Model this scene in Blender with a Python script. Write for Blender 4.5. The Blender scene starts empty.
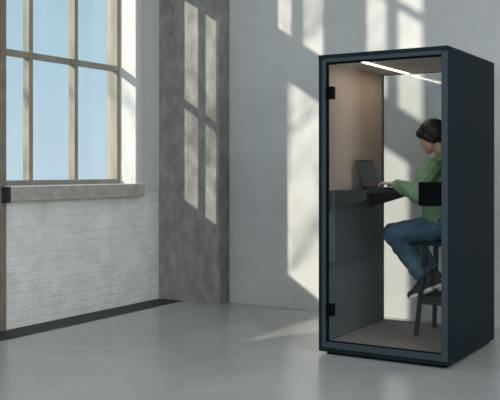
import bpy, math, random
import numpy as np
from mathutils import Vector, Matrix
random.seed(7)

# ------------------------------------------------------------------ camera, world, sun, exposure
SC = bpy.context.scene
COL = SC.collection
# room axes: X runs right along the back wall, Y runs away from the camera, left wall is X=0, back wall Y=0
cam_d = bpy.data.cameras.new('camera')
cam = bpy.data.objects.new('camera', cam_d)
COL.objects.link(cam)
cam.location = (5.527, -7.398, 1.353)
cam.rotation_euler = (math.pi / 2, 0, 0.549694)
cam_d.sensor_width = 36
cam_d.lens = 858.26 / 500 * 36
cam_d.shift_y = -(200 - 170.235) / 500
SC.camera = cam

SUN_DIR = Vector((0.45, 1.0, -0.295)).normalized()
W = bpy.data.worlds.new('sky')
SC.world = W
W.use_nodes = True
nt = W.node_tree
nt.nodes.clear()
out = nt.nodes.new('ShaderNodeOutputWorld')
bg = nt.nodes.new('ShaderNodeBackground')
tc = nt.nodes.new('ShaderNodeTexCoord')
sp = nt.nodes.new('ShaderNodeSeparateXYZ')
rp = nt.nodes.new('ShaderNodeValToRGB')
rp.color_ramp.elements[0].position = 0.0
rp.color_ramp.elements[0].color = (0.53, 0.69, 0.80, 1)
rp.color_ramp.elements[1].position = 0.30
rp.color_ramp.elements[1].color = (0.38, 0.58, 0.69, 1)
nt.links.new(tc.outputs['Generated'], sp.inputs[0])
nt.links.new(sp.outputs['Z'], rp.inputs['Fac'])
nt.links.new(rp.outputs['Color'], bg.inputs['Color'])
bg.inputs['Strength'].default_value = 1.0
nt.links.new(bg.outputs[0], out.inputs[0])

sun_d = bpy.data.lights.new('sun', 'SUN')
sun_d.energy = 6.4
sun_d.color = (1.0, 0.90, 0.76)
sun_d.angle = math.radians(0.6)
sun = bpy.data.objects.new('sun', sun_d)
sun.rotation_euler = SUN_DIR.to_track_quat('-Z', 'Y').to_euler()
sun.location = (-10, -20, 12)
COL.objects.link(sun)


def area(name, loc, size, sy, energy, color, direction):
    d = bpy.data.lights.new(name, 'AREA')
    d.shape = 'RECTANGLE'
    d.size, d.size_y = size, sy
    d.energy = energy
    d.color = color
    o = bpy.data.objects.new(name, d)
    o.location = loc
    o.rotation_euler = Vector(direction).to_track_quat('-Z', 'Y').to_euler()
    COL.objects.link(o)
    return o


CEIL = 5.8
# added fill lamps overhead, behind the camera and on the right
FILL_XY = [(3.2, -9.0), (6.4, -9.0), (3.2, -4.6), (6.4, -4.6)]
for i, (x, y) in enumerate(FILL_XY):
    area('overhead_fill', (x, y, CEIL + 0.2), 1.8, 1.8, 40, (0.86, 0.94, 1.0), (0, 0, -1))  # one unseen fill lamp added in each ceiling well
area('rear_fill', (4.6, -11.3, 2.6), 6.5, 2.6, 265, (0.93, 0.97, 1.0), (0, 1, 0))  # added fill from behind the camera; the rear wall has no window
area('side_fill', (8.85, -6.0, 3.0), 2.6, 5.0, 320, (0.93, 0.97, 1.0), (-1, 0, 0))  # fill from the right, added to lift the brick; no window in this wall

SC.view_settings.view_transform = 'Standard'
SC.view_settings.look = 'None'
SC.view_settings.gamma = 1
SC.view_settings.exposure = 0.0
SC.view_settings.use_curve_mapping = False


# ------------------------------------------------------------------ materials
def srgb(r, g, b):
    def f(c):
        c /= 255
        return c / 12.92 if c <= 0.04045 else ((c + 0.055) / 1.055) ** 2.4
    return (f(r), f(g), f(b), 1)


def mix_c(c, k):
    return (min(1, c[0] * k), min(1, c[1] * k), min(1, c[2] * k), 1)


def mat(name, col, rough=0.6, var=0.0, scale=5.0, bump=0.0, bscale=30.0, spec=0.5, metal=0.0, stretch=(1, 1, 1), detail=6, bdist=0.02):
    m = bpy.data.materials.new(name)
    m.use_nodes = True
    n = m.node_tree.nodes
    l = m.node_tree.links
    b = n['Principled BSDF']
    b.inputs['Base Color'].default_value = col
    b.inputs['Roughness'].default_value = rough
    b.inputs['Metallic'].default_value = metal
    b.inputs['Specular IOR Level'].default_value = spec
    t = n.new('ShaderNodeTexCoord')
    mp = n.new('ShaderNodeMapping')
    mp.inputs['Scale'].default_value = stretch
    l.new(t.outputs['Object'], mp.inputs[0])
    if var > 0:
        no = n.new('ShaderNodeTexNoise')
        no.inputs['Scale'].default_value = scale
        no.inputs['Detail'].default_value = detail
        no.inputs['Roughness'].default_value = 0.6
        r = n.new('ShaderNodeValToRGB')
        r.color_ramp.elements[0].position = 0.3
        r.color_ramp.elements[1].position = 0.7
        r.color_ramp.elements[0].color = mix_c(col, 1 - var)
        r.color_ramp.elements[1].color = mix_c(col, 1 + var)
        l.new(mp.outputs[0], no.inputs['Vector'])
        l.new(no.outputs['Fac'], r.inputs[0])
        l.new(r.outputs[0], b.inputs['Base Color'])
    if bump > 0:
        nb = n.new('ShaderNodeTexNoise')
        nb.inputs['Scale'].default_value = bscale
        nb.inputs['Detail'].default_value = 5
        bm_ = n.new('ShaderNodeBump')
        bm_.inputs['Strength'].default_value = bump
        bm_.inputs['Distance'].default_value = bdist
        l.new(mp.outputs[0], nb.inputs['Vector'])
        l.new(nb.outputs['Fac'], bm_.inputs['Height'])
        l.new(bm_.outputs[0], b.inputs['Normal'])
    return m


def glass(name, tint=(0.93, 0.96, 0.96, 1), ior=1.5):
    m = bpy.data.materials.new(name)
    m.use_nodes = True
    n = m.node_tree.nodes
    l = m.node_tree.links
    n.clear()
    o = n.new('ShaderNodeOutputMaterial')
    mx = n.new('ShaderNodeMixShader')
    tr = n.new('ShaderNodeBsdfTransparent')
    tr.inputs[0].default_value = tint
    gl = n.new('ShaderNodeBsdfGlossy')
    gl.inputs['Roughness'].default_value = 0.0
    fr = n.new('ShaderNodeFresnel')
    ge = n.new('ShaderNodeNewGeometry')
    mi = n.new('ShaderNodeMix')
    mi.data_type = 'FLOAT'
    mi.inputs[2].default_value = ior
    mi.inputs[3].default_value = 1 / ior
    l.new(ge.outputs['Backfacing'], mi.inputs[0])
    l.new(mi.outputs[0], fr.inputs['IOR'])
    l.new(fr.outputs[0], mx.inputs[0])
    l.new(tr.outputs[0], mx.inputs[1])
    l.new(gl.outputs[0], mx.inputs[2])
    l.new(mx.outputs[0], o.inputs[0])
    return m


def emit(name, col, s):
    m = bpy.data.materials.new(name)
    m.use_nodes = True
    b = m.node_tree.nodes['Principled BSDF']
    b.inputs['Emission Color'].default_value = col
    b.inputs['Emission Strength'].default_value = s
    b.inputs['Base Color'].default_value = col
    return m


def brick_mat():
    m = mat('painted_brick', (0.62, 0.63, 0.60, 1), 0.55)
    n = m.node_tree.nodes
    l = m.node_tree.links
    b = n['Principled BSDF']
    t = n.new('ShaderNodeTexCoord')
    s = n.new('ShaderNodeSeparateXYZ')
    c = n.new('ShaderNodeCombineXYZ')
    l.new(t.outputs['Object'], s.inputs[0])
    l.new(s.outputs['Y'], c.inputs['X'])
    l.new(s.outputs['Z'], c.inputs['Y'])
    # wobble the coordinates so the old courses are uneven
    nw = n.new('ShaderNodeTexNoise')
    nw.inputs['Scale'].default_value = 3.5
    nw.inputs['Detail'].default_value = 3
    vs = n.new('ShaderNodeVectorMath')
    vs.operation = 'SCALE'
    vs.inputs['Scale'].default_value = 0.05
    va = n.new('ShaderNodeVectorMath')
    va.operation = 'ADD'
    l.new(c.outputs[0], nw.inputs['Vector'])
    l.new(nw.outputs['Color'], vs.inputs[0])
    l.new(c.outputs[0], va.inputs[0])
    l.new(vs.outputs[0], va.inputs[1])
    br = n.new('ShaderNodeTexBrick')
    br.inputs['Scale'].default_value = 1
    br.inputs['Brick Width'].default_value = 0.23
    br.inputs['Row Height'].default_value = 0.080
    br.inputs['Mortar Size'].default_value = 0.009
    br.inputs['Mortar Smooth'].default_value = 1.0
    br.inputs['Bias'].default_value = 0
    br.inputs['Color1'].default_value = (0.9, 0.9, 0.9, 1)
    br.inputs['Color2'].default_value = (0.7, 0.7, 0.7, 1)
    br.inputs['Mortar'].default_value = (0.3, 0.3, 0.3, 1)
    l.new(va.outputs[0], br.inputs['Vector'])
    no = n.new('ShaderNodeTexNoise')
    no.inputs['Scale'].default_value = 14
    no.inputs['Detail'].default_value = 6
    l.new(c.outputs[0], no.inputs['Vector'])
    n2 = n.new('ShaderNodeTexNoise')
    n2.inputs['Scale'].default_value = 4
    n2.inputs['Detail'].default_value = 5
    l.new(c.outputs[0], n2.inputs['Vector'])
    ma = n.new('ShaderNodeMath')
    ma.operation = 'MULTIPLY_ADD'
    ma.inputs[1].default_value = 1.9
    l.new(no.outputs['Fac'], ma.inputs[0])
    l.new(br.outputs['Color'], ma.inputs[2])
    bp = n.new('ShaderNodeBump')
    bp.inputs['Strength'].default_value = 0.55
    bp.inputs['Distance'].default_value = 0.010
    l.new(ma.outputs[0], bp.inputs['Height'])
    l.new(bp.outputs[0], b.inputs['Normal'])
    r = n.new('ShaderNodeValToRGB')
    r.color_ramp.elements[0].position = 0.3
    r.color_ramp.elements[0].color = (0.56, 0.585, 0.555, 1)
    r.color_ramp.elements[1].position = 0.65
    r.color_ramp.elements[1].color = (0.69, 0.71, 0.68, 1)
    l.new(n2.outputs['Fac'], r.inputs[0])
    l.new(r.outputs[0], b.inputs['Base Color'])
    return m


def floor_mat():
    m = mat('polished_concrete_floor', (0.2, 0.2, 0.2, 1), 0.3, var=0.0)
    n = m.node_tree.nodes
    l = m.node_tree.links
    b = n['Principled BSDF']
    t = n.new('ShaderNodeTexCoord')
    n1 = n.new('ShaderNodeTexNoise')
    n1.inputs['Scale'].default_value = 0.9
    n1.inputs['Detail'].default_value = 9
    n1.inputs['Roughness'].default_value = 0.62
    n1.inputs['Distortion'].default_value = 0.6
    l.new(t.outputs['Object'], n1.inputs['Vector'])
    r = n.new('ShaderNodeValToRGB')
    r.color_ramp.elements[0].position = 0.3
    r.color_ramp.elements[0].color = (0.32, 0.328, 0.32, 1)
    r.color_ramp.elements[1].position = 0.72
    r.color_ramp.elements[1].color = (0.41, 0.412, 0.40, 1)
    l.new(n1.outputs['Fac'], r.inputs[0])
    l.new(r.outputs[0], b.inputs['Base Color'])
    r2 = n.new('ShaderNodeMapRange')
    r2.inputs['To Min'].default_value = 0.14
    r2.inputs['To Max'].default_value = 0.34
    l.new(n1.outputs['Fac'], r2.inputs['Value'])
    l.new(r2.outputs[0], b.inputs['Roughness'])
    return m


M = {}
M['floor'] = floor_mat()
M['brick'] = brick_mat()
M['wall'] = mat('grey_plaster', (0.425, 0.435, 0.43, 1), 0.75, var=0.09, scale=1.6, bump=0.25, bscale=9, bdist=0.02)
M['white'] = mat('white_plaster', (0.50, 0.515, 0.505, 1), 0.7, var=0.04, scale=3, bump=0.15, bscale=12)
M['pillar'] = mat('raw_concrete', (0.205, 0.205, 0.19, 1), 0.9, var=0.30, scale=9, bump=0.6, bscale=34, stretch=(1, 1, 0.55), detail=12)
M['pier'] = mat('brown_concrete', (0.17, 0.15, 0.115, 1), 0.85, var=0.25, scale=6, bump=0.4, bscale=26)
M['sill'] = mat('cast_stone_sill', (0.33, 0.32, 0.275, 1), 0.85, var=0.2, scale=11, bump=0.4, bscale=45)
M['sillend'] = mat('black_end_plate', (0.012, 0.02, 0.024, 1), 0.5)
M['sillsun'] = mat('sunlit_sill_white', (0.78, 0.78, 0.76, 1), 0.35)  # white that paints in the sunlight along the sill top
M['ceiling'] = mat('ceiling_paint', (0.5, 0.5, 0.49, 1), 0.8)
M['rear'] = mat('dark_grey_paint', (0.08, 0.083, 0.087, 1), 0.8, var=0.08, scale=1.5)
M['frame'] = mat('weathered_timber', (0.235, 0.215, 0.175, 1), 0.6, var=0.22, scale=9, stretch=(1, 1, 0.15))
M['strip'] = mat('dark_floor_channel', (0.016, 0.020, 0.021, 1), 0.65, var=0.2, scale=14, bump=0.2, bscale=50)
M['glass'] = glass('window_glass', (0.98, 0.99, 0.99, 1), 1.3)
M['bglass'] = glass('booth_glass', (0.965, 0.975, 0.975, 1), 1.42)
M['navy'] = mat('dark_petrol_laminate', srgb(11, 28, 34), 0.6, spec=0.15, var=0.06, scale=3, bump=0.08, bscale=120, bdist=0.002)
M['fr'] = mat('petrol_metal_frame', srgb(44, 57, 64), 0.5, spec=0.3, var=0.04, scale=5)
M['black'] = mat('black_metal', (0.002, 0.003, 0.004, 1), 0.8, spec=0.05)
M['felt'] = mat('brown_acoustic_felt', (0.27, 0.21, 0.17, 1), 0.95, var=0.10, scale=160, bump=0.2, bscale=300, bdist=0.002)
M['lower'] = mat('dark_grey_felt', (0.065, 0.08, 0.085, 1), 0.9, var=0.10, scale=30)
M['bceil'] = mat('booth_ceiling', (0.50, 0.46, 0.41, 1), 0.9, var=0.06, scale=40)
M['bfloor'] = mat('booth_carpet', (0.20, 0.175, 0.15, 1), 0.95, var=0.18, scale=60, bump=0.3, bscale=220, bdist=0.003)
M['led'] = emit('led_light', (1.0, 0.86, 0.68, 1), 9)
M['desk'] = mat('desk_laminate', (0.010, 0.012, 0.013, 1), 0.4, var=0.1)
M['stool'] = mat('dark_stained_wood', (0.006, 0.012, 0.014, 1), 0.6, spec=0.2, var=0.25, scale=8, stretch=(1, 1, 0.2))
M['laptop'] = mat('dark_grey_aluminium', (0.007, 0.008, 0.009, 1), 0.6, spec=0.25)
M['screen'] = mat('dark_screen', (0.006, 0.008, 0.010, 1), 0.3)
M['keys'] = mat('black_keys', (0.012, 0.012, 0.013, 1), 0.5)
M['skin'] = mat('skin', (0.50, 0.30, 0.21, 1), 0.5, var=0.05, scale=12)
M['hair'] = mat('dark_brown_hair', (0.005, 0.003, 0.003, 1), 0.5, var=0.3, scale=30, stretch=(1, 1, 0.25), bump=0.4, bscale=70, bdist=0.004, spec=0.3)
M['sweater'] = mat('green_knit', (0.155, 0.275, 0.155, 1), 0.9, var=0.12, scale=9, bump=0.5, bscale=120, bdist=0.003)
M['jeans'] = mat('blue_denim', (0.042, 0.105, 0.150, 1), 0.85, var=0.30, scale=7, bump=0.3, bscale=200, bdist=0.002)
M['shoe'] = mat('black_canvas', (0.010, 0.013, 0.014, 1), 0.8)
M['sole'] = mat('white_rubber', (0.80, 0.78, 0.72, 1), 0.6)
M['sock'] = mat('black_sock', (0.008, 0.010, 0.012, 1), 0.9)
M['silver'] = mat('silver', (0.7, 0.7, 0.68, 1), 0.25, metal=1.0)
M['eye'] = mat('eye_white', (0.6, 0.58, 0.55, 1), 0.2)
M['lips'] = mat('lips', (0.36, 0.12, 0.10, 1), 0.45)
M['bark'] = mat('bark', (0.09, 0.07, 0.05, 1), 0.9, var=0.2)


def curtain_mat():
    m = mat('sheer_linen', (0.80, 0.76, 0.68, 1), 0.9)
    n = m.node_tree.nodes
    l = m.node_tree.links
    b = n['Principled BSDF']
    t = n.new('ShaderNodeBsdfTranslucent')
    t.inputs[0].default_value = (0.93, 0.90, 0.84, 1)
    mx = n.new('ShaderNodeMixShader')
    mx.inputs[0].default_value = 0.85
    l.new(b.outputs[0], mx.inputs[1])
    l.new(t.outputs[0], mx.inputs[2])
    l.new(mx.outputs[0], n['Material Output'].inputs[0])
    return m


M['curtain'] = curtain_mat()


# ------------------------------------------------------------------ mesh helpers
class MB:
    def __init__(s):
        s.v, s.f, s.m = [], [], []

    def add(s, vs, fs, mi=0):
        o = len(s.v)
        s.v += [tuple(p) for p in vs]
        s.f += [tuple(i + o for i in f) for f in fs]
        s.m += [mi] * len(fs)
        return s

    def box(s, a, b, mi=0):
        x0, y0, z0 = a
        x1, y1, z1 = b
        return s.add([(x0, y0, z0), (x1, y0, z0), (x1, y1, z0), (x0, y1, z0), (x0, y0, z1), (x1, y0, z1), (x1, y1, z1), (x0, y1, z1)],
                     [(3, 2, 1, 0), (4, 5, 6, 7), (0, 1, 5, 4), (1, 2, 6, 5), (2, 3, 7, 6), (3, 0, 4, 7)], mi)

    def hexa(s, p, mi=0):   # 8 points: bottom 4 then top 4, both counter-clockwise from above
        return s.add(p, [(3, 2, 1, 0), (4, 5, 6, 7), (0, 1, 5, 4), (1, 2, 6, 5), (2, 3, 7, 6), (3, 0, 4, 7)], mi)

    def beam(s, a, b, w0, d0, w1, d1, mi=0):   # tapered square bar from a (w0 in X, d0 in Y) to b
        p = []
        for c, w, d in ((a, w0, d0), (b, w1, d1)):
            for sx, sy in ((-1, -1), (1, -1), (1, 1), (-1, 1)):
                p.append((c[0] + sx * w / 2, c[1] + sy * d / 2, c[2]))
        return s.hexa(p, mi)

    def prism(s, prof, y0, y1, axis='y', mi=0):   # profile of (x,z) points, swept along Y
        n = len(prof)
        vs = [(x, y0, z) for x, z in prof] + [(x, y1, z) for x, z in prof]
        fs = [tuple(range(n)), tuple(range(2 * n - 1, n - 1, -1))]
        fs += [(i, n + i, n + (i + 1) % n, (i + 1) % n) for i in range(n)]
        return s.add(vs, fs, mi)

    def tube(s, pts, r, seg=8, mi=0):
        pts = [Vector(p) for p in pts]
        rs = r if isinstance(r, (list, tuple)) else [r] * len(pts)
        vs, fs = [], []
        n = len(pts)
        for i, p in enumerate(pts):
            t = (pts[min(i + 1, n - 1)] - pts[max(i - 1, 0)]).normalized()
            a = t.orthogonal().normalized() if i == 0 else (a - t * a.dot(t)).normalized()
            b = t.cross(a)
            for k in range(seg):
                an = 2 * math.pi * k / seg
                vs.append(p + (a * math.cos(an) + b * math.sin(an)) * rs[i])
        for i in range(n - 1):
            for k in range(seg):
                fs.append((i * seg + k, i * seg + (k + 1) % seg, (i + 1) * seg + (k + 1) % seg, (i + 1) * seg + k))
        fs.append(tuple(range(seg - 1, -1, -1)))
        fs.append(tuple((n - 1) * seg + k for k in range(seg)))
        return s.add(vs, fs, mi)

    def build(s, name, mats, parent=None, bevel=0.0, smooth=False, origin=None, kind=None, segs=2):
        me = bpy.data.meshes.new(name)
        og = Vector(origin) if origin else Vector((0, 0, 0))
        me.from_pydata([tuple(Vector(p) - og) for p in s.v], [], s.f)
        if not isinstance(mats, (list, tuple)):
            mats = [mats]
        for m in mats:
            me.materials.append(m)
        me.polygons.foreach_set('material_index', s.m)
        if smooth:
            me.polygons.foreach_set('use_smooth', [True] * len(me.polygons))
        me.update()
        o = bpy.data.objects.new(name, me)
        COL.objects.link(o)
        if parent:
            o.parent = parent
            o.location = og - parent.location
        else:
            o.location = og
        if bevel:
            b = o.modifiers.new('bevel', 'BEVEL')
            b.width = bevel
            b.segments = segs
            b.limit_method = 'ANGLE'
        if kind:
            o['kind'] = kind
        return o


def empty(name, loc, label, cat, group=None):
    o = bpy.data.objects.new(name, None)
    COL.objects.link(o)
    o.location = loc
    o['label'] = label
    o['category'] = cat
    if group:
        o['group'] = group
    return o


def tag(o, label, cat, group=None):
    o['label'] = label
    o['category'] = cat
    if group:
        o['group'] = group
    return o


def structure(o):
    o['kind'] = 'structure'
    return o


# ------------------------------------------------------------------ room
T = 0.30
RX, RY = 9.0, -11.6      # right wall, rear wall
f = MB().box((-T, RY - T, -0.1), (RX + T, T, 0)).build('floor', M['floor'])
structure(f)

# left wall, built round its openings; slot 0 plaster, slot 1 painted brick
BR = 1.135
openings = [(-2.47, -0.64, 1.10, 3.53), (-2.47, -0.64, 3.63, 5.2),
            (-6.62, -3.18, 1.27, 3.40),
            (-4.70, -2.93, 3.63, 5.2), (-6.913, -5.056, 3.63, 5.2), (-8.75, -7.5, 1.05, 3.3)]
ys = sorted({RY, 0.0} | {o[0] for o in openings} | {o[1] for o in openings})
wl = MB()
for a, b in zip(ys[:-1], ys[1:]):
    m_ = (a + b) / 2
    cuts = sorted([(o[2], o[3]) for o in openings if o[0] < m_ < o[1]])
    z = 0.0
    segs = []
    for c0, c1 in cuts:
        segs.append((z, c0))
        z = c1
    segs.append((z, CEIL))
    for s0, s1 in segs:
        if b < -7:
            wl.box((-T, a, s0), (0, b, s1), 2)
        elif s0 < BR < s1:
            wl.box((-T, a, s0), (-0.008, b, BR), 1)
            wl.box((-T, a, BR), (0, b, s1), 0)
        elif s1 <= BR:
            wl.box((-T, a, s0), (-0.008, b, s1), 1)
        else:
            wl.box((-T, a, s0), (0, b, s1), 2 if b < -8 else 0)
structure(wl.build('wall_left', [M['white'], M['brick'], M['rear']]))
# raised plaster casing beside the window
structure(MB().box((0.0, -0.64, BR), (0.055, -0.565, 3.60)).build('trim_3', M['white'], bevel=0.003))
structure(MB().box((-T, 0, 0), (RX + T, T, CEIL)).build('wall_back', M['wall']))
structure(MB().box((RX, RY, 0), (RX + T, 0, CEIL)).build('wall_right', M['rear']))
structure(MB().box((-T, RY - T, 0), (RX + T, RY, CEIL)).build('wall_rear', M['rear']))
# ceiling with deep wells added for the overhead fill lamps
cl = MB()
xs = sorted({-T, RX + T} | {x + d for x, _ in FILL_XY for d in (-1, 1)})
yy = sorted({RY - T, T} | {y + d for _, y in FILL_XY for d in (-1, 1)})
for a, b in zip(xs[:-1], xs[1:]):
    for c, d in zip(yy[:-1], yy[1:]):
        if any(abs((a + b) / 2 - x) < 1 and abs((c + d) / 2 - y) < 1 for x, y in FILL_XY):
            continue
        cl.box((a, c, CEIL), (b, d, CEIL + 1.0))
structure(cl.build('ceiling', M['ceiling']))
# concrete column in the corner (front edges chamfered) and the pier at the picture's left
c = 0.012
col = MB()
x0, x1, y0 = 0.0, 0.748, -0.205
pf = [(x0, 0.0), (x0, y0), (x1 - c * 1.6, y0), (x1, y0 + c * 1.6), (x1, 0.0)]
n = len(pf)
col.add([(x, y, 0) for x, y in pf] + [(x, y, CEIL) for x, y in pf],
        [tuple(range(n - 1, -1, -1)), tuple(range(n, 2 * n))] + [(i, (i + 1) % n, n + (i + 1) % n, n + i) for i in range(n)])
o = col.build('concrete_column', M['pillar'])
o['kind'] = 'structure'
o.name = 'wall_column'
p = MB().box((-0.12, -2.93, 0), (0.004, -2.31, CEIL)).build('wall_pier', M['pier'])
structure(p)
structure(MB().box((0.0, -8.5, 0.0), (0.315, -0.205, 0.006)).build('trim_1', M['strip']))
# thin line of mortar closing the channel against the floor
structure(MB().box((0.315, -8.5, 0.0), (0.323, -0.205, 0.004)).build('trim_2', M['sill']))

# sill
tag_s = MB().box((-0.148, -2.335, 1.09), (0.08, -0.545, 1.213)).build('window_sill', M['sill'], bevel=0.004)
MB().box((0.02, -2.372, 1.08), (0.086, -2.335, 1.215)).build('end_plate', M['sillend'], parent=tag_s)
MB().box((-0.148, -2.335, 1.213), (0.078, -0.548, 1.219)).build('sill_sun_line', M['sillsun'], parent=tag_s)  # thin white sheet added for the sunlit line on top of the sill
structure(tag_s)


def window(idx, y0, y1, z0, z1, mull, trans, pane=True, fw=0.048, xf=-0.165, xb=-0.24, mw=None):
    mull = sorted(mull)
    mw = mw or fw
    w = MB()
    w.box((xb, y0, z0), (xf, y0 + fw, z1))
    w.box((-0.295, y1 - fw, z0), (xf, y1, z1))
    w.box((xb, y0 + fw, z0), (xf, y1 - fw, z0 + 0.05))
    w.box((xb, y0 + fw, z1 - 0.05), (xf, y1 - fw, z1))
    edges = [y0 + fw] + [e for m_ in mull for e in (m_ - mw / 2, m_ + mw / 2)] + [y1 - fw]
    fr_ = w.build('window_%d' % idx, M['frame'], kind='structure')
    mb = MB()
    for m_ in mull:
        mb.box((xb, m_ - mw / 2, z0 + 0.05), (xf, m_ + mw / 2, z1 - 0.05))
    if mull:
        mb.build('mullions', M['frame'], parent=fr_)
    if trans:
        tb = MB()
        for t in trans:
            for e in range(0, len(edges), 2):
                tb.box((xb + 0.01, edges[e], t - 0.028), (xf + 0.008, edges[e + 1], t + 0.022))
        tb.build('transom', M['frame'], parent=fr_)
    if pane:
        MB().box((xb - 0.012, y0 + 0.01, z0 + 0.01), (xb, y1 - 0.01, z1 - 0.01)).build('pane', M['glass'], parent=fr_)
    return fr_


window(1, -2.47, -0.64, 1.213, 3.53, [-1.28, -1.864], [2.385])
window(2, -2.47, -0.64, 3.63, 5.2, [-1.28, -1.864], [])
window(3, -4.70, -2.93, 3.63, 5.2, [-3.867], [4.69], mw=0.142)
window(4, -6.913, -5.056, 3.63, 5.2, [-6.061], [4.69], mw=0.104)
window(5, -6.62, -3.18, 1.27, 3.40, [], [], fw=0.02, xf=-0.24, xb=-0.28)
window(6, -8.75, -7.5, 1.05, 3.3, [], [], fw=0.03, xf=-0.25, xb=-0.28)


# ------------------------------------------------------------------ curtain by the side window (seen mirrored in the booth glass)
def curtain(y0, y1, z0, z1, x, name, label):
    n, m_ = 120, 14
    vs, fs = [], []
    for j in range(m_ + 1):
        tz = j / m_
        for i in range(n + 1):
            t = i / n
            ph = t * 2 * math.pi * 9
            amp = 0.022 + 0.010 * math.sin(t * 11) * (1 - tz)
            vs.append((x + amp * math.sin(ph + 0.5 * math.sin(5 * t + 2 * tz)), y0 + (y1 - y0) * t + 0.01 * math.sin(ph * 2), z0 + (z1 - z0) * tz))
    for j in range(m_):
        for i in range(n):
            a = j * (n + 1) + i
            fs.append((a, a + 1, a + n + 2, a + n + 1))
    o = MB().add(vs, fs).build(name, M['curtain'], smooth=True)
    so = o.modifiers.new('thickness', 'SOLIDIFY')
    so.thickness = 0.002
    tag(o, label, 'curtain')
    return o


curtain(-8.745, -7.505, 1.052, 3.29, -0.19, 'curtain', 'pale linen curtain seen only as a pleated reflection in the booth glass')


# ------------------------------------------------------------------ phone booth
BX0, BX1, BY0, BY1, BH = 2.651, 3.634, -1.742, -0.618, 2.2
booth = empty('phone_booth', ((BX0 + BX1) / 2, (BY0 + BY1) / 2, 0), 'tall dark petrol office phone booth with glass front standing on the concrete floor', 'phone booth')
W_ = 0.040
PB = 0.022   # plinth height
MB().box((BX0, BY0 + 0.006, PB), (BX0 + W_, BY1, BH - 0.035)).build('side_panel', M['navy'], booth, bevel=0.004)
MB().box((BX1 - W_, BY0 + 0.006, PB), (BX1, BY1, BH - 0.035)).build('side_panel', M['navy'], booth, bevel=0.004)
MB().box((BX0, BY0, BH - 0.035), (BX1, BY1, BH)).build('roof_panel', M['navy'], booth, bevel=0.004)
MB().box((BX0 + W_, BY0 + 0.006, PB), (BX1 - W_, BY1, 0.085)).build('base_panel', M['navy'], booth)
pl = MB().box((BX0 + 0.05, BY0 + 0.05, 0.0), (BX1 - 0.03, BY1 - 0.05, PB)).build('plinth', M['black'], booth)
# front frame: dark outer edge, lighter inner bars
ff = MB()
F0, F1 = BY0 - 0.004, BY0 + 0.05
e = 0.030
IX0, IX1, IZ0, IZ1 = BX0 + 0.062, BX1 - 0.046, 0.098, BH - 0.058
ff.box((BX0 + e, F0, 0.052), (IX0, F1, BH - 0.035), 0)
ff.box((IX1, F0, 0.052), (BX1 - 0.003, F1, BH - 0.035), 0)
ff.box((IX0, F0, 0.052), (IX1, F1, IZ0), 0)
ff.box((IX0, F0, IZ1), (IX1, F1, BH - 0.030), 0)
ff.build('front_frame', M['fr'], booth, bevel=0.003)
bf = MB()
G0, G1 = BY1 - 0.05, BY1 - 0.002
bf.box((BX0 + W_, G0, 0.085), (BX0 + W_ + 0.012, G1, BH - 0.035))
bf.box((BX1 - W_ - 0.012, G0, 0.085), (BX1 - W_, G1, BH - 0.035))
bf.box((BX0 + W_, G0, 0.085), (BX1 - W_, G1, 0.097))
bf.box((BX0 + W_, G0, BH - 0.05), (BX1 - W_, G1, BH - 0.035))
bf.build('back_frame', M['fr'], booth)
MB().box((BX0 + W_ + 0.012, BY1 - 0.030, 0.097), (BX1 - W_ - 0.012, BY1 - 0.020, BH - 0.05)).build('back_glass', M['bglass'], booth)
# door: glass leaf, dark gasket, hinges, square lock box
door = MB().box((IX0 + 0.014, BY0 + 0.012, IZ0 + 0.006), (IX1 - 0.004, BY0 + 0.022, IZ1 - 0.012)).build('glass_door', M['bglass'], booth)
gk = MB()
gk.box((IX0, BY0 + 0.008, IZ0), (IX0 + 0.014, BY0 + 0.03, IZ1))
gk.box((IX0 + 0.014, BY0 + 0.008, IZ1 - 0.012), (IX1, BY0 + 0.03, IZ1))
gk.box((IX0 + 0.014, BY0 + 0.008, IZ0), (IX1, BY0 + 0.03, IZ0 + 0.006))
gk.build('gasket', M['black'], booth)


def part(mb, name, m, parent, **k):
    return mb.build(name, m, parent, **k)


def child_of_part(mb, name, m, partobj, **k):
    o = mb.build(name, m, None, **k)
    loc = o.location.copy()
    o.parent = partobj
    root = partobj.parent
    o.location = loc - partobj.location - (root.location if root else Vector((0, 0, 0)))
    return o


for z0, z1 in ((1.875, 1.965), (0.285, 0.375)):
    hb = MB().box((IX0 + 0.004, BY0 - 0.010, z0), (IX0 + 0.058, BY0 + 0.045, z1))
    child_of_part(hb, 'hinge', M['black'], door, bevel=0.004)
hb = MB().box((3.432, BY0 - 0.022, 1.108), (3.584, BY0 + 0.010, 1.272))
hb.box((3.432, BY0 + 0.024, 1.108), (3.584, BY0 + 0.055, 1.272))
hb.box((3.45, BY0 - 0.034, 1.13), (3.47, BY0 - 0.022, 1.25))
child_of_part(hb, 'door_handle', M['black'], door, bevel=0.005)
LX = BX0 + W_
MB().box((LX, BY0 + 0.052, 1.185), (LX + 0.014, G0, BH - 0.048)).build('acoustic_panel', M['felt'], booth, bevel=0.004)
MB().box((LX, BY0 + 0.052, 0.097), (LX + 0.012, G0, 1.180)).build('wall_lining', M['lower'], booth)
MB().box((BX1 - W_ - 0.02, BY0 + 0.052, 0.097), (BX1 - W_, G0, BH - 0.048)).build('acoustic_panel', M['felt'], booth, bevel=0.004)
MB().box((LX, BY0 + 0.052, BH - 0.048), (BX1 - W_, G0, BH - 0.035)).build('ceiling_panel', M['bceil'], booth)
MB().box((LX + 0.02, BY0 + 0.052, 0.085), (BX1 - W_ - 0.02, G0, 0.095)).build('floor_mat', M['bfloor'], booth)
led = MB().box((2.932, BY0 + 0.060, BH - 0.056), (2.946, G0 - 0.004, BH - 0.0482)).build('led_strip', M['led'], booth)
led_d = bpy.data.lights.new('led_glow', 'AREA')
led_d.shape = 'RECTANGLE'
led_d.size = 0.03
led_d.size_y = 0.95
led_d.energy = 2.1
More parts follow.
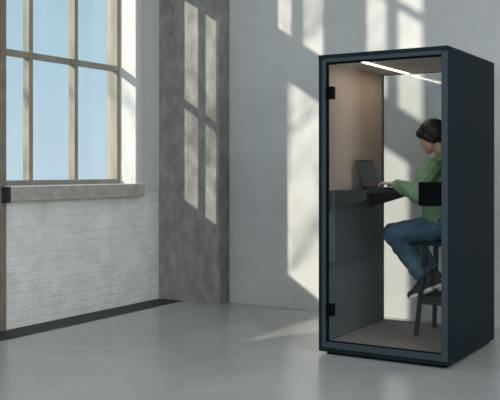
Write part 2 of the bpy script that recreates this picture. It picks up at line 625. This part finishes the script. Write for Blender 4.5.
led_d.color = (1.0, 0.84, 0.64)
led_o = bpy.data.objects.new('led_glow', led_d)
led_o.location = (2.939, -1.18, BH - 0.061)
COL.objects.link(led_o)
# desk shelf with two trapezoid end brackets
DZ = 1.205
LW = LX + 0.014
dk = MB().box((LW, -1.675, DZ - 0.022), (3.01, -0.90, DZ)).build('desk', M['desk'], booth, bevel=0.002)
for y in (-1.670, -0.93):
    g = MB().prism([(LW, 1.050), (LW, DZ - 0.022), (3.0, DZ - 0.022), (3.0, 1.140)], y, y + 0.016)
    child_of_part(g, 'bracket', M['desk'], dk)

# ------------------------------------------------------------------ laptop
LB = (2.828, -1.355, 3.004, -1.025)
lap = empty('laptop', (2.90, -1.19, DZ), 'open dark laptop on the booth desk, in front of the seated person', 'laptop')
ba = MB().box((LB[0], LB[1], DZ + 0.001), (LB[2], LB[3], DZ + 0.013)).build('base', M['laptop'], lap, bevel=0.003)
kb = MB()
for r in range(5):
    for q in range(13):
        kb.box((LB[0] + 0.02 + r * 0.019, LB[1] + 0.02 + q * 0.0224, DZ + 0.013), (LB[0] + 0.036 + r * 0.019, LB[1] + 0.039 + q * 0.0224, DZ + 0.0145))
child_of_part(kb, 'keyboard', M['keys'], ba)
tl = 0.06
hz = DZ + 0.013
lid = MB().hexa([(LB[0] + 0.0, LB[1], hz), (LB[0] + 0.008, LB[1], hz), (LB[0] + 0.008, LB[3], hz), (LB[0], LB[3], hz),
                 (LB[0] - tl, LB[1], hz + 0.215), (LB[0] + 0.006 - tl, LB[1], hz + 0.215), (LB[0] + 0.006 - tl, LB[3], hz + 0.215), (LB[0] - tl, LB[3], hz + 0.215)])
ld = lid.build('lid', M['laptop'], lap, bevel=0.002)
sc = MB().hexa([(LB[0] + 0.0085 - 0.003, LB[1] + 0.01, hz + 0.012), (LB[0] + 0.0065, LB[1] + 0.01, hz + 0.012), (LB[0] + 0.0065, LB[3] - 0.01, hz + 0.012), (LB[0] + 0.0055, LB[3] - 0.01, hz + 0.012),
                (LB[0] + 0.004 - tl + 0.003, LB[1] + 0.01, hz + 0.205), (LB[0] + 0.0095 - tl, LB[1] + 0.01, hz + 0.205), (LB[0] + 0.0095 - tl, LB[3] - 0.01, hz + 0.205), (LB[0] + 0.007 - tl, LB[3] - 0.01, hz + 0.205)])
child_of_part(sc, 'screen', M['screen'], ld)

# ------------------------------------------------------------------ stool
SX, SY, FZ = 3.375, -0.985, 0.095
stool = empty('bar_stool', (SX, SY, FZ), 'tall dark wooden bar stool under the seated person inside the booth', 'stool')
SZ = 0.82
st = MB().box((SX - 0.165, SY - 0.165, SZ - 0.042), (SX + 0.165, SY + 0.165, SZ)).build('seat', M['stool'], stool, bevel=0.018, segs=3)
tops, bots = {}, {}
for sx in (-1, 1):
    for sy in (-1, 1):
        a = (SX - 0.178, SY + (-0.195 if sy < 0 else 0.215), FZ)
        b = (SX + (0.105 if sx > 0 else -0.128), SY + sy * 0.115, SZ - 0.042)
        if sx > 0:
            a = (SX + 0.165, a[1], FZ)
        tops[sx, sy], bots[sx, sy] = b, a
        MB().beam(a, b, 0.030, 0.030, 0.036, 0.036).build('leg', M['stool'], stool, bevel=0.003)


def on_leg(k, z):
    a, b = bots[k], tops[k]
    t = (z - a[2]) / (b[2] - a[2])
    return [a[i] + (b[i] - a[i]) * t for i in range(3)]


def rung(k0, k1, z, hgt, name):
    a, b = on_leg(k0, z), on_leg(k1, z)
    m_ = MB()
    w = 0.011
    if abs(a[0] - b[0]) > abs(a[1] - b[1]):
        m_.box((min(a[0], b[0]), a[1] - w, z - hgt), (max(a[0], b[0]), a[1] + w, z))
    else:
        m_.box((a[0] - w, min(a[1], b[1]), z - hgt), (a[0] + w, max(a[1], b[1]), z))
    m_.build(name, M['stool'], stool, bevel=0.003)


rung((-1, -1), (1, -1), 0.40, 0.065, 'rung')
rung((-1, 1), (1, 1), 0.40, 0.065, 'rung')
rung((-1, -1), (-1, 1), 0.395, 0.045, 'rung')
rung((1, -1), (1, 1), 0.40, 0.045, 'rung')


# ------------------------------------------------------------------ implicit surfaces for the person
class Blob:
    """smooth union of tapered capsules and ellipsoids, meshed by surface nets"""
    def __init__(s, lo, hi, h):
        s.lo = np.array(lo, float)
        s.h = h
        s.n = np.ceil((np.array(hi) - s.lo) / h).astype(int) + 1
        s.D = np.full(tuple(s.n), 0.2)

    def _sub(s, lo, hi):
        i0 = np.clip(np.floor((lo - s.lo) / s.h).astype(int), 0, s.n - 1)
        i1 = np.clip(np.ceil((hi - s.lo) / s.h).astype(int) + 1, 1, s.n)
        g = np.meshgrid(*[s.lo[a] + s.h * np.arange(i0[a], i1[a]) for a in range(3)], indexing='ij')
        return tuple(slice(i0[a], i1[a]) for a in range(3)), np.stack(g, -1)

    def _comb(s, sl, d, k, op):
        A = s.D[sl]
        if op == 'add':
            hh = np.clip(0.5 + 0.5 * (A - d) / k, 0, 1)
            s.D[sl] = A * (1 - hh) + d * hh - k * hh * (1 - hh)
        elif op == 'sub':
            hh = np.clip(0.5 - 0.5 * (A + d) / k, 0, 1)
            s.D[sl] = A * (1 - hh) + (-d) * hh + k * hh * (1 - hh)

    def cone(s, a, b, r0, r1, k=0.02, op='add', flat=None):
        a, b = np.array(a, float), np.array(b, float)
        R = max(r0, r1) * (flat[1] if flat and flat[1] > 1 else 1) + 2 * k + 3 * s.h
        sl, P = s._sub(np.minimum(a, b) - R, np.maximum(a, b) + R)
        ab = b - a
        t = np.clip(((P - a) @ ab) / max(ab @ ab, 1e-9), 0, 1)
        q = P - a - t[..., None] * ab
        r = r0 + (r1 - r0) * t
        if flat:
            nv = np.array(flat[0], float)
            nv /= np.linalg.norm(nv)
            cpt = q @ nv
            q = q - (cpt * (1 - 1 / flat[1]))[..., None] * nv
        s._comb(sl, np.linalg.norm(q, axis=-1) - r, k, op)
        return s

    def chain(s, pts, rs, k=0.015, **kw):
        for i in range(len(pts) - 1):
            s.cone(pts[i], pts[i + 1], rs[i], rs[i + 1], k if i == 0 else min(k, 0.008), **kw)
        return s

    def ell(s, c, r, R=None, k=0.02, op='add'):
        c, r = np.array(c, float), np.array(r, float)
        m_ = r.max() + 2 * k + 3 * s.h
        sl, P = s._sub(c - m_, c + m_)
        q = P - c
        if R is not None:
            q = q @ np.array(R)      # columns of R are the local axes
        k0 = np.linalg.norm(q / r, axis=-1)
        k1 = np.linalg.norm(q / (r * r), axis=-1) + 1e-9
        s._comb(sl, k0 * (k0 - 1) / k1, k, op)
        return s

    def half(s, p, nrm, k=0.004):     # cut away everything on the normal's side
        g = np.meshgrid(*[s.lo[a] + s.h * np.arange(s.n[a]) for a in range(3)], indexing='ij')
        P = np.stack(g, -1)
        d = -((P - np.array(p)) @ (np.array(nrm) / np.linalg.norm(nrm)))
        sl = (slice(None),) * 3
        s._comb(sl, d, k, 'sub')
        return s

    def warp(s, fn):
        g = np.meshgrid(*[s.lo[a] + s.h * np.arange(s.n[a]) for a in range(3)], indexing='ij')
        s.D = s.D + fn(*g)
        return s

    def mesh(s):
        D = s.D
        D[0], D[-1] = 0.2, 0.2
        D[:, 0], D[:, -1] = 0.2, 0.2
        D[:, :, 0], D[:, :, -1] = 0.2, 0.2
        ins = D < 0
        nx, ny, nz = D.shape
        cnt = np.zeros((nx - 1, ny - 1, nz - 1))
        acc = np.zeros((nx - 1, ny - 1, nz - 1, 3))
        for ax in range(3):
            oth = [a for a in range(3) if a != ax]
            for o1 in (0, 1):
                for o2 in (0, 1):
                    s0 = [None] * 3
                    s1 = [None] * 3
                    s0[ax], s1[ax] = slice(0, D.shape[ax] - 1), slice(1, D.shape[ax])
                    for a, of in zip(oth, (o1, o2)):
                        s0[a] = s1[a] = slice(of, D.shape[a] - 1 + of)
                    A, B = D[tuple(s0)], D[tuple(s1)]
                    cr = (A < 0) != (B < 0)
                    t = np.where(cr, A / np.where(cr, A - B, 1), 0)
                    cnt += cr
                    acc[..., ax] += t
                    acc[..., oth[0]] += np.where(cr, o1, 0)
                    acc[..., oth[1]] += np.where(cr, o2, 0)
        cell = cnt > 0
        idx = np.full(cell.shape, -1)
        idx[cell] = np.arange(cell.sum())
        ijk = np.argwhere(cell)
        V = s.lo + s.h * (ijk + acc[cell] / cnt[cell][:, None])
        F = []
        for ax in range(3):
            u, w = (ax + 1) % 3, (ax + 2) % 3
            s0, s1 = [slice(None)] * 3, [slice(None)] * 3
            s0[ax], s1[ax] = slice(0, -1), slice(1, None)
            e_ = np.argwhere(ins[tuple(s0)] != ins[tuple(s1)])
            flip = ins[tuple(s0)][tuple(e_.T)]
            def cidx(du, dw):
                q = e_.copy()
                q[:, u] -= du
                q[:, w] -= dw
                return idx[tuple(q.T)]
            quad = np.stack([cidx(1, 1), cidx(0, 1), cidx(0, 0), cidx(1, 0)], -1)
            quad[~flip] = quad[~flip][:, ::-1]
            F.append(quad)
        return V, np.concatenate(F)

    def build(s, name, m, parent, smooth_it=2):
        V, F = s.mesh()
        me = bpy.data.meshes.new(name)
        pl_ = np.array(parent.location)
        me.from_pydata((V - pl_).tolist(), [], F.tolist())
        me.materials.append(m)
        me.polygons.foreach_set('use_smooth', [True] * len(me.polygons))
        me.update()
        o = bpy.data.objects.new(name, me)
        COL.objects.link(o)
        o.parent = parent
        if smooth_it:
            md = o.modifiers.new('smooth', 'SMOOTH')
            md.factor = 0.5
            md.iterations = smooth_it
        return o


# ------------------------------------------------------------------ person, sitting on the stool, facing the laptop (towards -X)
per = empty('person', (3.38, -1.02, FZ), 'person in a green sweater and blue jeans sitting on the stool typing on a laptop', 'person')
HIP_L, HIP_R = (3.37, -1.105, 0.926), (3.37, -0.925, 0.926)
KN_L, KN_R = (3.000, -1.145, 0.862), (3.035, -0.945, 0.852)
AN_L, AN_R = (3.232, -1.072, 0.515), (3.262, -0.945, 0.530)
SH_L, SH_R = (3.315, -1.195, 1.370), (3.320, -0.865, 1.375)
EL_L, EL_R = (3.265, -1.330, 1.175), (3.245, -0.775, 1.165)
WR_L, WR_R = (3.045, -1.215, 1.250), (3.055, -1.015, 1.250)

# head frame: forward, side (+Y), up
pit = math.radians(17)
yaw = math.radians(-6)
fw = np.array([-math.cos(pit) * math.cos(yaw), -math.cos(pit) * math.sin(yaw), -math.sin(pit)])
sd = np.array([0, 1, 0.0])
sd = sd - fw * (sd @ fw)
sd /= np.linalg.norm(sd)
up = np.cross(sd, fw)
if up[2] < 0:
    up = -up
HR = np.stack([fw, sd, up], 1)
HC = np.array([3.275, -1.045, 1.615])


def hp(f_, s_, u_):
    return tuple(HC + fw * f_ + sd * s_ + up * u_)


def face(b):
    b.ell(hp(-0.012, 0, 0.030), (0.094, 0.074, 0.086), HR, 0.01)          # cranium
    b.ell(hp(0.030, 0, -0.030), (0.058, 0.056, 0.078), HR, 0.03)          # face
    b.cone(hp(0.058, 0, -0.098), hp(0.020, -0.035, -0.075), 0.020, 0.026, 0.02)
    b.cone(hp(0.058, 0, -0.098), hp(0.020, 0.035, -0.075), 0.020, 0.026, 0.02)
    b.cone(hp(0.020, -0.038, -0.075), hp(-0.020, -0.050, -0.030), 0.024, 0.022, 0.02)
    b.cone(hp(0.020, 0.038, -0.075), hp(-0.020, 0.050, -0.030), 0.024, 0.022, 0.02)
    b.ell(hp(0.070, 0, 0.022), (0.020, 0.050, 0.012), HR, 0.014)          # brow
    for s_ in (-1, 1):
        b.ell(hp(0.086, s_ * 0.030, 0.000), (0.014, 0.018, 0.010), HR, 0.010, 'sub')
        b.ell(hp(0.055, s_ * 0.036, -0.030), (0.026, 0.020, 0.022), HR, 0.02)  # cheeks
        b.ell(hp(0.072, s_ * 0.030, 0.000), (0.013, 0.013, 0.011), HR, 0.003)  # eyelids
    b.cone(hp(0.082, 0, 0.010), hp(0.108, 0, -0.034), 0.007, 0.010, 0.010)  # nose
    for s_ in (-1, 1):
        b.ell(hp(0.096, s_ * 0.012, -0.038), (0.010, 0.008, 0.007), HR, 0.006)
    b.ell(hp(0.086, 0, -0.062), (0.012, 0.024, 0.0055), HR, 0.004)         # lips
    b.ell(hp(0.083, 0, -0.074), (0.012, 0.020, 0.0065), HR, 0.004)
    b.ell(hp(0.072, 0, -0.100), (0.018, 0.020, 0.016), HR, 0.010)          # chin
    for s_ in (-1, 1):                                                      # ears
        b.ell(hp(-0.012, s_ * 0.078, -0.012), (0.018, 0.007, 0.032), HR, 0.004)
        b.ell(hp(-0.008, s_ * 0.086, -0.008), (0.009, 0.006, 0.018), HR, 0.004, 'sub')
        b.ell(hp(-0.010, s_ * 0.076, -0.040), (0.009, 0.006, 0.010), HR, 0.004)


def hand(b, wr, aim, out_sign):
    """wr wrist point, aim knuckle direction, palm down, thumb towards out_sign*side"""
    w = np.array(wr)
    a = np.array(aim, float)
    a /= np.linalg.norm(a)
    sde = np.cross(a, (0, 0, 1.0))
    sde /= np.linalg.norm(sde)
    sde = sde * out_sign        # thumb side
    upv = np.array([0, 0, 1.0])
    P = lambda x, y, z: tuple(w + a * x + sde * y + upv * z)
    for y in (-0.024, -0.008, 0.008, 0.024):
        b.cone(P(0.005, y * 0.7, 0), P(0.078, y, 0.004), 0.0125, 0.0100, 0.012)
    for y, L in ((0.029, 0.070), (0.0095, 0.079), (-0.0100, 0.073), (-0.0285, 0.058)):
        p0 = P(0.076, y, 0.004)
        p1 = P(0.076 + L * 0.42, y * 1.08, 0.008)
        p2 = P(0.076 + L * 0.72, y * 1.10, -0.004)
        p3 = P(0.076 + L * 0.86, y * 1.10, -0.018)
        b.chain([p0, p1, p2, p3], [0.0092, 0.0084, 0.0076, 0.0068], 0.005)
    b.chain([P(0.018, 0.022, -0.004), P(0.048, 0.042, -0.010), P(0.076, 0.050, -0.014), P(0.094, 0.046, -0.017)], [0.0135, 0.0112, 0.0095, 0.0078], 0.008)


b = Blob((2.86, -1.46, 0.36), (3.56, -0.62, 1.80), 0.0042)
# legs, torso, arms under the clothes
for HI, KN, AN in ((HIP_L, KN_L, AN_L), (HIP_R, KN_R, AN_R)):
    b.cone(HI, KN, 0.070, 0.048, 0.02)
    b.cone(KN, AN, 0.048, 0.030, 0.02)
    b.cone(AN, (AN[0] - 0.075, AN[1], AN[2] - 0.070), 0.026, 0.016, 0.02)
b.cone((3.39, -1.07, 0.925), (3.39, -0.97, 0.925), 0.080, 0.080, 0.03)
b.cone((3.38, -1.02, 0.96), (3.38, -1.025, 1.25), 0.085, 0.090, 0.04, flat=((0, 1, 0), 1.3))
b.cone(SH_L, SH_R, 0.040, 0.040, 0.04)
b.cone((3.360, -1.03, 1.40), tuple(HC + fw * -0.03 + up * -0.06), 0.045, 0.043, 0.03)
for S, E, Wr in ((SH_L, EL_L, WR_L), (SH_R, EL_R, WR_R)):
    b.cone(S, E, 0.038, 0.030, 0.02)
    b.cone(E, Wr, 0.032, 0.021, 0.015)
face(b)
hand(b, WR_L, (-1.0, 0.12, -0.02), 1)
hand(b, WR_R, (-1.0, -0.10, -0.02), -1)
body = b.build('body', M['skin'], per, 1)

# hair: cap over the skull cut away from the face, fringe, knot at the back
b = Blob((3.12, -1.19, 1.46), (3.46, -0.90, 1.80), 0.0035)
b.ell(hp(-0.016, 0, 0.036), (0.108, 0.093, 0.096), HR, 0.006)
b.ell(hp(-0.055, 0, -0.002), (0.060, 0.074, 0.076), HR, 0.02)
b.cone(hp(0.064, 0.045, 0.042), hp(0.068, -0.045, 0.042), 0.034, 0.034, 0.02)
for s_ in (-1, 1):
    b.cone(hp(0.054, s_ * 0.055, 0.035), hp(0.000, s_ * 0.078, -0.018), 0.026, 0.024, 0.016)
    b.cone(hp(0.000, s_ * 0.078, -0.018), hp(-0.030, s_ * 0.070, -0.045), 0.024, 0.024, 0.014)
b.cone(hp(0.15, 0, -0.075), hp(0.050, 0, -0.105), 0.085, 0.072, 0.006, 'sub', flat=((0, 1, 0), 1.6))
b.ell(hp(-0.118, 0, 0.030), (0.042, 0.045, 0.042), HR, 0.012)
b.cone(hp(-0.115, 0, 0.062), hp(-0.140, -0.01, 0.090), 0.014, 0.006, 0.008)
b.warp(lambda X, Y, Z: 0.0016 * np.sin(260 * (Y + 0.5 * Z)) * np.sin(40 * X))
b.build('hair', M['hair'], per, 1)
# eyes, lips, earring
for s_ in (-1, 1):
    e_ = Blob(np.array(hp(0.078, s_ * 0.030, 0.0)) - 0.02, np.array(hp(0.078, s_ * 0.030, 0.0)) + 0.02, 0.002)
    e_.ell(hp(0.077, s_ * 0.030, -0.001), (0.0085, 0.010, 0.0035), HR, 0.002)
    e_.build('eye', M['hair'], per, 0)
e_ = Blob(np.array(hp(0.09, 0, -0.068)) - 0.04, np.array(hp(0.09, 0, -0.068)) + 0.04, 0.002)
e_.ell(hp(0.090, 0, -0.0625), (0.0105, 0.022, 0.0048), HR, 0.003)
e_.ell(hp(0.087, 0, -0.0735), (0.0105, 0.019, 0.0055), HR, 0.003)
e_.build('lips', M['lips'], per, 1)
ec = Vector(hp(-0.008, -0.087, -0.062))
rg = [ec + Vector((math.cos(a) * 0.012, 0.002 * math.sin(2 * a), math.sin(a) * 0.015)) for a in [i * math.pi / 8 for i in range(17)]]
MB().tube(rg, 0.0022, 6).build('earring', M['silver'], per, smooth=True)


# sweater
def folds(X, Y, Z):
    return 0.0060 * np.sin(55 * (Z + 0.9 * X) + 9 * Y) * np.sin(17 * Z + 6 * X) + 0.0022 * np.sin(120 * (X - 0.7 * Z) + 30 * Y)


b = Blob((2.94, -1.50, 0.86), (3.58, -0.62, 1.54), 0.0055)
b.cone((3.325, -1.02, 0.985), (3.345, -1.022, 1.16), 0.132, 0.125, 0.03, flat=((0, 1, 0), 1.42))
b.cone((3.345, -1.022, 1.16), (3.350, -1.025, 1.31), 0.125, 0.102, 0.03, flat=((0, 1, 0), 1.38))
b.cone(SH_L, SH_R, 0.066, 0.066, 0.045)
b.cone((3.350, -1.03, 1.39), (3.330, -1.035, 1.462), 0.074, 0.052, 0.03)
for S, E, Wr in ((SH_L, EL_L, WR_L), (SH_R, EL_R, WR_R)):
    b.cone(S, E, 0.072, 0.070, 0.035)
    q = tuple(E[i] + (Wr[i] - E[i]) * 0.55 for i in range(3))
    q2 = tuple(E[i] + (Wr[i] - E[i]) * (0.99 if S is SH_L else 0.60) for i in range(3))
    b.cone(E, q, 0.070, 0.054, 0.02)
    b.cone(q, q2, 0.054, 0.034, 0.012)
b.warp(folds)
b.half((3.35, -1.02, 0.945), (0.12, 0, -1), 0.004)
b.cone((3.330, -1.035, 1.462), (3.29, -1.04, 1.54), 0.046, 0.05, 0.004, 'sub')
b.build('sweater', M['sweater'], per, 2)
# jeans
b = Blob((2.93, -1.30, 0.50), (3.56, -0.80, 1.04), 0.005)
b.cone((3.39, -1.075, 0.930), (3.39, -0.965, 0.930), 0.100, 0.100, 0.03)
for HI, KN, AN in ((HIP_L, KN_L, AN_L), (HIP_R, KN_R, AN_R)):
    b.cone((HI[0], HI[1], HI[2] + 0.005), KN, 0.103, 0.083, 0.03)
    q = tuple(KN[i] + (AN[i] - KN[i]) * 0.86 for i in range(3))
    b.cone(KN, q, 0.080, 0.071, 0.02)
b.warp(lambda X, Y, Z: 0.0050 * np.sin(70 * (Z - 0.6 * X) + 12 * Y) * np.sin(24 * X + 5) + 0.0018 * np.sin(130 * (X + 0.5 * Z)))
hem = np.array(AN_L) - np.array(KN_L)
b.half((AN_L[0] - 0.5 * hem[0] * 0.1, -1, AN_L[2] + 0.045), tuple(hem), 0.004)
b.half((3.4, -1, 1.00), (0, 0, 1), 0.004)
b.half((3.4, -1, SZ + 0.004), (0.0, 0, -1), 0.004) if False else None
b.build('jeans', M['jeans'], per, 2)
# socks, shoes
for AN in (AN_L, AN_R):
    d = np.array((-0.80, 0, -0.385))
    d /= np.linalg.norm(d)
    nrm = np.array((-d[2] * -1, 0, 0))
    upf = np.array((-0.385, 0, 0.80))
    upf = upf - d * (upf @ d)
    upf /= np.linalg.norm(upf)
    A = np.array(AN)
    heel = A + np.array((0.045, 0, -0.070))
    so = Blob(A - 0.09, A + 0.13, 0.004)
    so.cone(tuple(A + np.array((0.005, 0, -0.01))), tuple(A + np.array((-0.038, 0, 0.075))), 0.036, 0.042, 0.01)
    so.build('sock', M['sock'], per, 1)
    P = lambda x, z, y=0: tuple(heel + d * x * 0.86 + upf * z * 0.95 + np.array((0, y, 0)))
    s_ = Blob(heel - np.array((0.27, 0.08, 0.16)), heel + np.array((0.07, 0.08, 0.16)), 0.0036)
    s_.cone(P(0.022, 0.035), P(0.12, 0.030), 0.036, 0.038, 0.012)
    s_.cone(P(0.12, 0.028), P(0.200, 0.018), 0.037, 0.030, 0.012, flat=((0, 1, 0), 1.2))
    s_.cone(P(0.030, 0.040), tuple(A + np.array((0.010, 0, 0.005))), 0.036, 0.041, 0.015)
    s_.cone(P(0.125, 0.048), tuple(A + np.array((-0.012, 0, 0.0))), 0.026, 0.036, 0.015)
    s_.half(P(0.1, 0.002), tuple(-upf), 0.002)
    sh = s_.build('shoe', M['shoe'], per, 1)
    so_ = MB()
    prof = [(-0.018, 0.028), (0.0, 0.036), (0.05, 0.034), (0.10, 0.036), (0.15, 0.044), (0.19, 0.040), (0.218, 0.026), (0.232, 0.008)]
    lo_, hi_ = [], []
    ring = [(x, w) for x, w in prof] + [(x, -w) for x, w in reversed(prof)]
    vs = [P(x, -0.010, w) for x, w in ring] + [P(x, 0.014, w) for x, w in ring]
    nn = len(ring)
    so_.add(vs, [tuple(range(nn)), tuple(range(2 * nn - 1, nn - 1, -1))] + [(i, nn + i, nn + (i + 1) % nn, (i + 1) % nn) for i in range(nn)])
    child_of_part(so_, 'sole', M['sole'], sh, bevel=0.003)
    la = MB()
    for q in range(5):
        c0 = Vector(P(0.150 - q * 0.020, 0.055 + q * 0.010))
        la.tube([c0 + Vector((0, -0.022, -0.010)), c0 + Vector((0, -0.010, 0.002)), c0 + Vector((0, 0.010, 0.002)), c0 + Vector((0, 0.022, -0.010))], 0.0028, 5)
    child_of_part(la, 'laces', M['sole'], sh, smooth=True)


# ------------------------------------------------------------------ bare tree outside, whose twigs dapple the sunlight on the walls
tr = empty('tree', (-3.4, -10.6, -0.4), 'thin bare tree outside the side windows dappling the sunlight on the back wall', 'tree')
rt = random.Random(11)
tk = MB()
trunk = [(-3.4 + 0.05 * math.sin(i), -10.6 + 0.06 * math.cos(i * 1.3), -0.4 + i * 0.75) for i in range(9)]
tk.tube(trunk, [0.085 - 0.008 * i for i in range(9)], 8)
tk.build('trunk', M['bark'], tr, smooth=True)
bm_ = MB()


def branch(p, d, L, r, lev):
    pts = [Vector(p)]
    dd = Vector(d).normalized()
    n_ = 5
    for i in range(n_):
        dd = (dd + Vector((rt.uniform(-.22, .22), rt.uniform(-.22, .22), rt.uniform(-.08, .20)))).normalized()
        pts.append(pts[-1] + dd * L / n_)
    bm_.tube(pts, [r * (1 - 0.14 * i) for i in range(n_ + 1)], 5)
    if lev:
        for i in range(1, n_ + 1):
            for _ in range(2 if lev > 1 else 1):
                branch(pts[i], dd + Vector((rt.uniform(-1, 1), rt.uniform(-1, 1), rt.uniform(-.2, .7))), L * 0.5, r * 0.42, lev - 1)


for i in range(3, 9):
    for _ in range(2):
        a = rt.uniform(0, 2 * math.pi)
        branch(trunk[i], (math.cos(a), math.sin(a), 0.5), rt.uniform(1.0, 1.7), 0.022, 2)
bm_.build('branches', M['bark'], tr, smooth=True)
